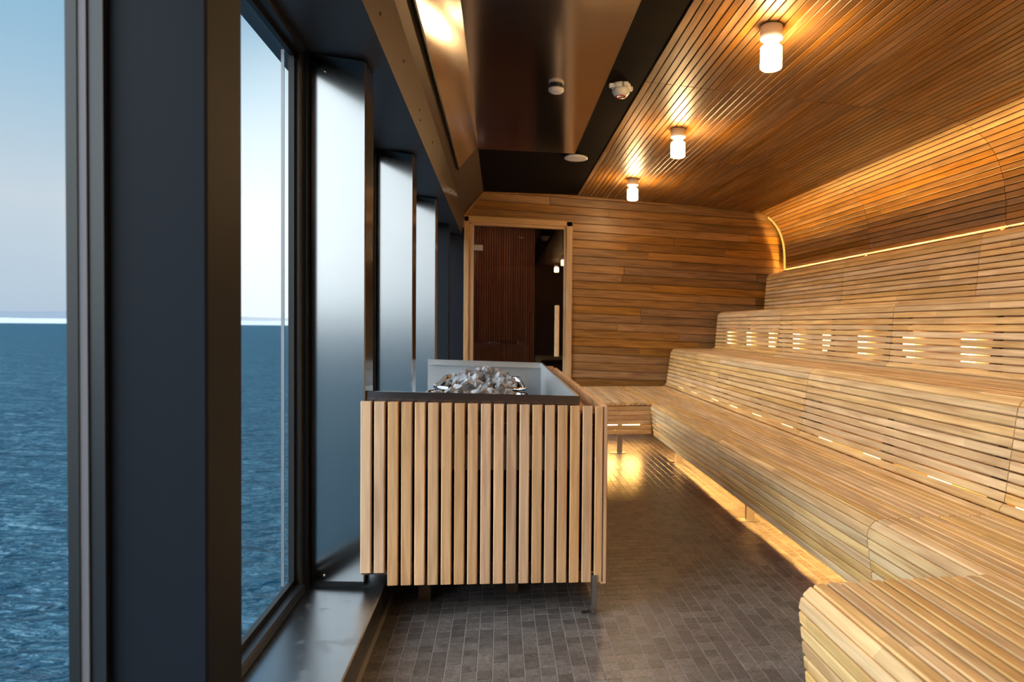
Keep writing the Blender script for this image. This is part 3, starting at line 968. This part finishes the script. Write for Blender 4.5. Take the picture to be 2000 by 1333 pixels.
# ------------------------------------------------------------------ things on the black ceiling
def build_detectors():
    e = empty('heat_detector', (.657, 3.78, Z_C)); tag(e, 'white fire detector with red ring on the black ceiling strip', 'detector')
    p = (.657, 3.78, Z_C)
    bm = bmesh.new(); add_lathe(bm, [(.052, 0), (.055, -.004), (.055, -.020), (.050, -.024)], 32)
    put('base', from_bm('base', bm, M['plastic'], True), p, parent=e)
    for a in range(4):
        an = a * PI / 2 + .3
        bx = box_obj('lug', p[0] + .058 * math.cos(an) - .014, p[0] + .058 * math.cos(an) + .014, p[1] + .058 * math.sin(an) - .014, p[1] + .058 * math.sin(an) + .014, Z_C - .026, Z_C - .004, M['plastic'], e, ch=.004)
    bm = bmesh.new(); add_lathe(bm, [(.048, -.027), (.048, -.046), (.038, -.060), (.030, -.066)], 32)
    put('head', from_bm('head', bm, M['plastic'], True), p, parent=e)
    bm = bmesh.new(); add_lathe(bm, [(.029, -.064), (.029, -.070), (.018, -.070), (.018, -.064)], 28)
    put('lens_ring', from_bm('lens_ring', bm, M['red'], True), p, parent=e)
    e = empty('smoke_sensor', (.300, 3.84, Z_C - .012)); tag(e, 'small white round sensor on the polished ceiling panel', 'sensor')
    p = (.300, 3.84, Z_C - .012)
    bm = bmesh.new(); add_lathe(bm, [(.040, 0), (.040, -.010), (.036, -.013)], 30)
    put('mount', from_bm('mount', bm, M['frame_black'], True), p, parent=e)
    bm = bmesh.new(); add_lathe(bm, [(.043, -.014), (.043, -.026), (.034, -.034), (.012, -.036)], 30)
    put('cover', from_bm('cover', bm, M['plastic'], True), p, parent=e)
    e = empty('ceiling_disc', (.585, 5.42, Z_C)); tag(e, 'flat white round speaker disc on the black ceiling', 'speaker')
    p = (.585, 5.42, Z_C)
    bm = bmesh.new(); add_lathe(bm, [(.075, 0), (.075, -.008)], 36)
    put('mount', from_bm('mount', bm, M['frame_black'], True), p, parent=e)
    bm = bmesh.new(); add_lathe(bm, [(.088, -.008), (.092, -.012), (.092, -.020), (.086, -.024), (.05, -.025)], 40)
    put('cover', from_bm('cover', bm, M['plastic'], True), p, parent=e)


build_detectors()

# ------------------------------------------------------------------ stove surround, heaters, stones
BX0, BX1, BY0, BY1 = -.476, .392, 2.455, 4.80


def build_heater():
    e = empty('stove_surround', ((BX0 + BX1) / 2, BY0, 0))
    tag(e, 'wooden slatted stove surround with steel tray, in the centre', 'stove surround')
    rnd = random.Random(21)
    n, pitch = 19, .0456
    x = BX0 + .018
    for i in range(n):
        xc = x + i * pitch
        zt = .768 + shz(xc)
        zb = .124 + shz(xc) + (.045 if i < 2 else 0)
        me = slat_mesh(round(zt - zb, 3), .0358, .022, M['heater_slat'], .003)
        put('slat', me, (xc, BY0 + .011, (zt + zb) / 2), (PI / 2, 0, 0), parent=e)
    # corner post and the slatted long side
    zt, zb = .768 + shz(BX1), .118 + shz(BX1)
    me = slat_mesh(round(zt - zb, 3), .022, .042, M['heater_slat'], .003)
    put('corner_post', me, (BX1 - .012, BY0 + .021, (zt + zb) / 2), (PI / 2, 0, 0), parent=e)
    y = BY0 + .046
    while y < BY1 - .03:
        o = put('side_slat', slat_mesh(round(zt - zb, 3), .044, .022, M['heater_slat'], .003), (BX1 - .011, y + .022, (zt + zb) / 2), parent=e)
        o.rotation_euler = Matrix(((0, 0, 1), (1, 0, 0), (0, 1, 0))).to_euler()
        y += .0456
    y = BX1
    # rails the slats are fixed to
    for z0, z1, m in ((.700, .740, 'heater_slat'), (.655, .690, 'dark_wood'), (.155, .195, 'dark_wood')):
        bm = bmesh.new()
        add_box(bm, BX0, BX1 - .03, BY0 + .024, BY0 + .052, z0, z1)
        for v in bm.verts: v.co.z += shz(v.co.x)
        put('rail', from_bm('rail', bm, M['dark_wood']), parent=e)
    box_obj('side_rail', BX1 - .075, BX1 - .024, BY0 + .06, BY1, .690 + shz(BX1), .730 + shz(BX1), M['heater_slat'], e)
    box_obj('back_board', BX0, BX1 - .02, BY1, BY1 + .022, .105, .765, M['heater_slat'], e)
    box_obj('inner_casing', BX0 + .01, BX1 - .04, BY0 + .0545, BY1 - .01, .16, .5445, M['void'], e)
    # steel tray: rim, inner walls, bottom
    TX0_, TX1_, TY0_, TY1_ = -.485, .292, BY0 + .054, 4.78
    zr, zb = .800, .545
    bm = bmesh.new()
    t = .012
    for q in ((TX1_ - t, TX1_, TY0_, TY1_), (TX0_, TX1_, TY1_ - t, TY1_)):
        add_box(bm, q[0], q[1], q[2], q[3], zb, zr)
    add_box(bm, TX0_, TX1_, TY0_, TY1_, zb - .01, zb)
    for v in bm.verts: v.co.z += shz(v.co.x)
    put('tray', from_bm('tray', bm, M['tray']), parent=e)
    bm = bmesh.new()
    add_box(bm, TX0_, TX1_, TY0_ - t, TY0_ + .002, zb - .02, zr)
    for v in bm.verts: v.co.z += shz(v.co.x)
    put('front_rim', from_bm('front_rim', bm, principled('rim_steel', (.26, .24, .25), .25, 1)), parent=e)
    bm = bmesh.new()
    add_box(bm, TX0_ + t, TX1_ - t, TY1_ - .05, TY1_ - t, zr - .035, zr - .03)
    for v in bm.verts: v.co.z += shz(v.co.x)
    put('back_lip', from_bm('back_lip', bm, M['tray']), parent=e)
    # legs and foot
    lg = box_obj('leg', .338, .356, BY0 - .004, BY0 + .020, 0, .14, M['leg_steel'], e)
    box_obj('foot_plate', .300, .345, BY0 - .014, BY0 + .012, .001, .006, M['leg_steel'], lg)
    box_obj('foot_plate', .336, .3385, BY0 - .014, BY0 + .012, .001, .040, M['leg_steel'], lg)
    for x0, y0 in ((-.30, 2.64), (.03, 2.68), (.34, 3.6), (.34, 4.7), (-.35, 4.7)):
        box_obj('block_foot', x0, x0 + .045, y0, y0 + .045, 0, .16, M['dark_wood'], e)

    # two heaters with chromed rounded rims, full of stones
    rocks = []
    rr = random.Random(33)
    rock_m, nt, b = new_mat('sauna_stone')
    N, L = nt.nodes.new, nt.links.new
    tc = N('ShaderNodeTexCoord'); oi = N('ShaderNodeObjectInfo')
    nz = N('ShaderNodeTexNoise'); nz.inputs['Scale'].default_value = 22; nz.inputs['Detail'].default_value = 6
    add = N('ShaderNodeVectorMath'); add.operation = 'ADD'; L(tc.outputs['Object'], add.inputs[0]); L(oi.outputs['Random'], add.inputs[1]); L(add.outputs[0], nz.inputs['Vector'])
    rp = N('ShaderNodeValToRGB'); rp.color_ramp.elements[0].position = .32; rp.color_ramp.elements[0].color = (.085, .075, .072, 1)
    rp.color_ramp.elements[1].position = .62; rp.color_ramp.elements[1].color = (.35, .365, .40, 1)
    L(nz.outputs[0], rp.inputs[0])
    hs = N('ShaderNodeHueSaturation'); L(rp.outputs[0], hs.inputs['Color'])
    mr = N('ShaderNodeMapRange'); mr.inputs['To Min'].default_value = .6; mr.inputs['To Max'].default_value = 1.35; L(oi.outputs['Random'], mr.inputs['Value']); L(mr.outputs[0], hs.inputs['Value'])
    L(hs.outputs[0], b.inputs['Base Color']); b.inputs['Roughness'].default_value = .55
    bp = N('ShaderNodeBump'); bp.inputs['Strength'].default_value = .4; bp.inputs['Distance'].default_value = .004; L(nz.outputs[0], bp.inputs['Height']); L(bp.outputs[0], b.inputs['Normal'])
    for k in range(9):
        bm = bmesh.new()
        for _ in range(15):
            v = Vector((rr.gauss(0, 1), rr.gauss(0, 1), rr.gauss(0, 1))).normalized() * rr.uniform(.82, 1.0)
            bm.verts.new((v.x * .050, v.y * .040, v.z * .032))
        r = bmesh.ops.convex_hull(bm, input=bm.verts[:])
        bmesh.ops.delete(bm, geom=[g for g in r['geom_interior'] if isinstance(g, bmesh.types.BMVert)], context='VERTS')
        rocks.append(from_bm('sauna_stone', bm, rock_m))
    for nm, y0, y1, lab, dense, grp in (('far', 3.66, 4.50, 'rear electric stove with chromed rim, heaped with stones', 1.0, 'stones heaped in the rear stove'),
                                        ('near', 2.66, 3.46, 'front electric stove with chromed rim, mostly hidden by the surround', 1.0, 'stones heaped in the front stove')):
        x0, x1 = -.345, .135
        h = empty('sauna_heater', ((x0 + x1) / 2, (y0 + y1) / 2, zb)); tag(h, lab, 'stove', 'sauna heaters')
        def rrect(inset, r=.09, n=6):
            pts = []
            for cx, cy, a0 in ((x1 - r, y1 - r, 0), (x0 + r, y1 - r, PI / 2), (x0 + r, y0 + r, PI), (x1 - r, y0 + r, 1.5 * PI)):
                for k in range(n + 1):
                    a = a0 + PI / 2 * k / n
                    pts.append((cx + (r - inset) * math.cos(a), cy + (r - inset) * math.sin(a)))
            return pts
        zt = .712
        loops = [(0.0, zb + .002), (0.0, zt - .012), (-.008, zt - .006), (-.008, zt + .004), (.0, zt + .010), (.014, zt + .004), (.016, zt - .02)]
        bm = bmesh.new(); rings = []
        for ins, z in loops[:2]:
            rings.append([bm.verts.new((p[0] - h.location.x, p[1] - h.location.y, z - zb + shz(p[0]))) for p in rrect(ins)])
        for a, b_ in zip(rings, rings[1:]):
            for i in range(len(a)): bm.faces.new((a[i], a[(i + 1) % len(a)], b_[(i + 1) % len(a)], b_[i]))
        put('body', from_bm('body', bm, M['chrome'], True), h.location, parent=h)
        bm = bmesh.new(); rings = []
        for ins, z in loops[1:]:
            rings.append([bm.verts.new((p[0] - h.location.x, p[1] - h.location.y, z - zb + shz(p[0]))) for p in rrect(ins)])
        for a, b_ in zip(rings, rings[1:]):
            for i in range(len(a)): bm.faces.new((a[i], a[(i + 1) % len(a)], b_[(i + 1) % len(a)], b_[i]))
        put('rim', from_bm('rim', bm, M['chrome'], True), h.location, parent=h)
        bm = bmesh.new(); pts = rrect(.012)
        bm.faces.new([bm.verts.new((p[0] - h.location.x, p[1] - h.location.y, zt - .04 - zb)) for p in pts])
        put('grate', from_bm('grate', bm, M['void']), h.location, parent=h)
        # stones: two layers over the grate
        cnt = 0
        for layer, (nx, ny, ins, zz) in enumerate(((6, 10, .045, -.014), (5, 9, .075, .012), (4, 7, .12, .036), (2, 4, .18, .056))):
            for i in range(nx):
                for j in range(ny):
                    if layer == 2 and rr.random() < .18: continue
                    if layer == 3 and rr.random() < .45: continue
                    px = x0 + ins + (x1 - x0 - 2 * ins) * (i + .5 + rr.uniform(-.35, .35)) / nx
                    py = y0 + ins + (y1 - y0 - 2 * ins) * (j + .5 + rr.uniform(-.35, .35)) / ny
                    if layer == 0 and 0 < i < nx - 1 and 0 < j < ny - 1: continue
                    if layer == 1 and 0 < i < nx - 1 and 1 < j < ny - 1 and rr.random() < .4: continue
                    o = put('sauna_stone', rr.choice(rocks), (px, py, zt + zz + shz(px) + rr.uniform(-.006, .008)), (rr.uniform(0, 6), rr.uniform(0, 6), rr.uniform(0, 6)))
                    s = rr.uniform(.72, 1.08); o.scale = (s, s, s)
                    tag(o, 'grey angular sauna stone in the ' + ('rear' if nm == 'far' else 'front') + ' chromed stove', 'stone', grp)
                    cnt += 1


build_heater()
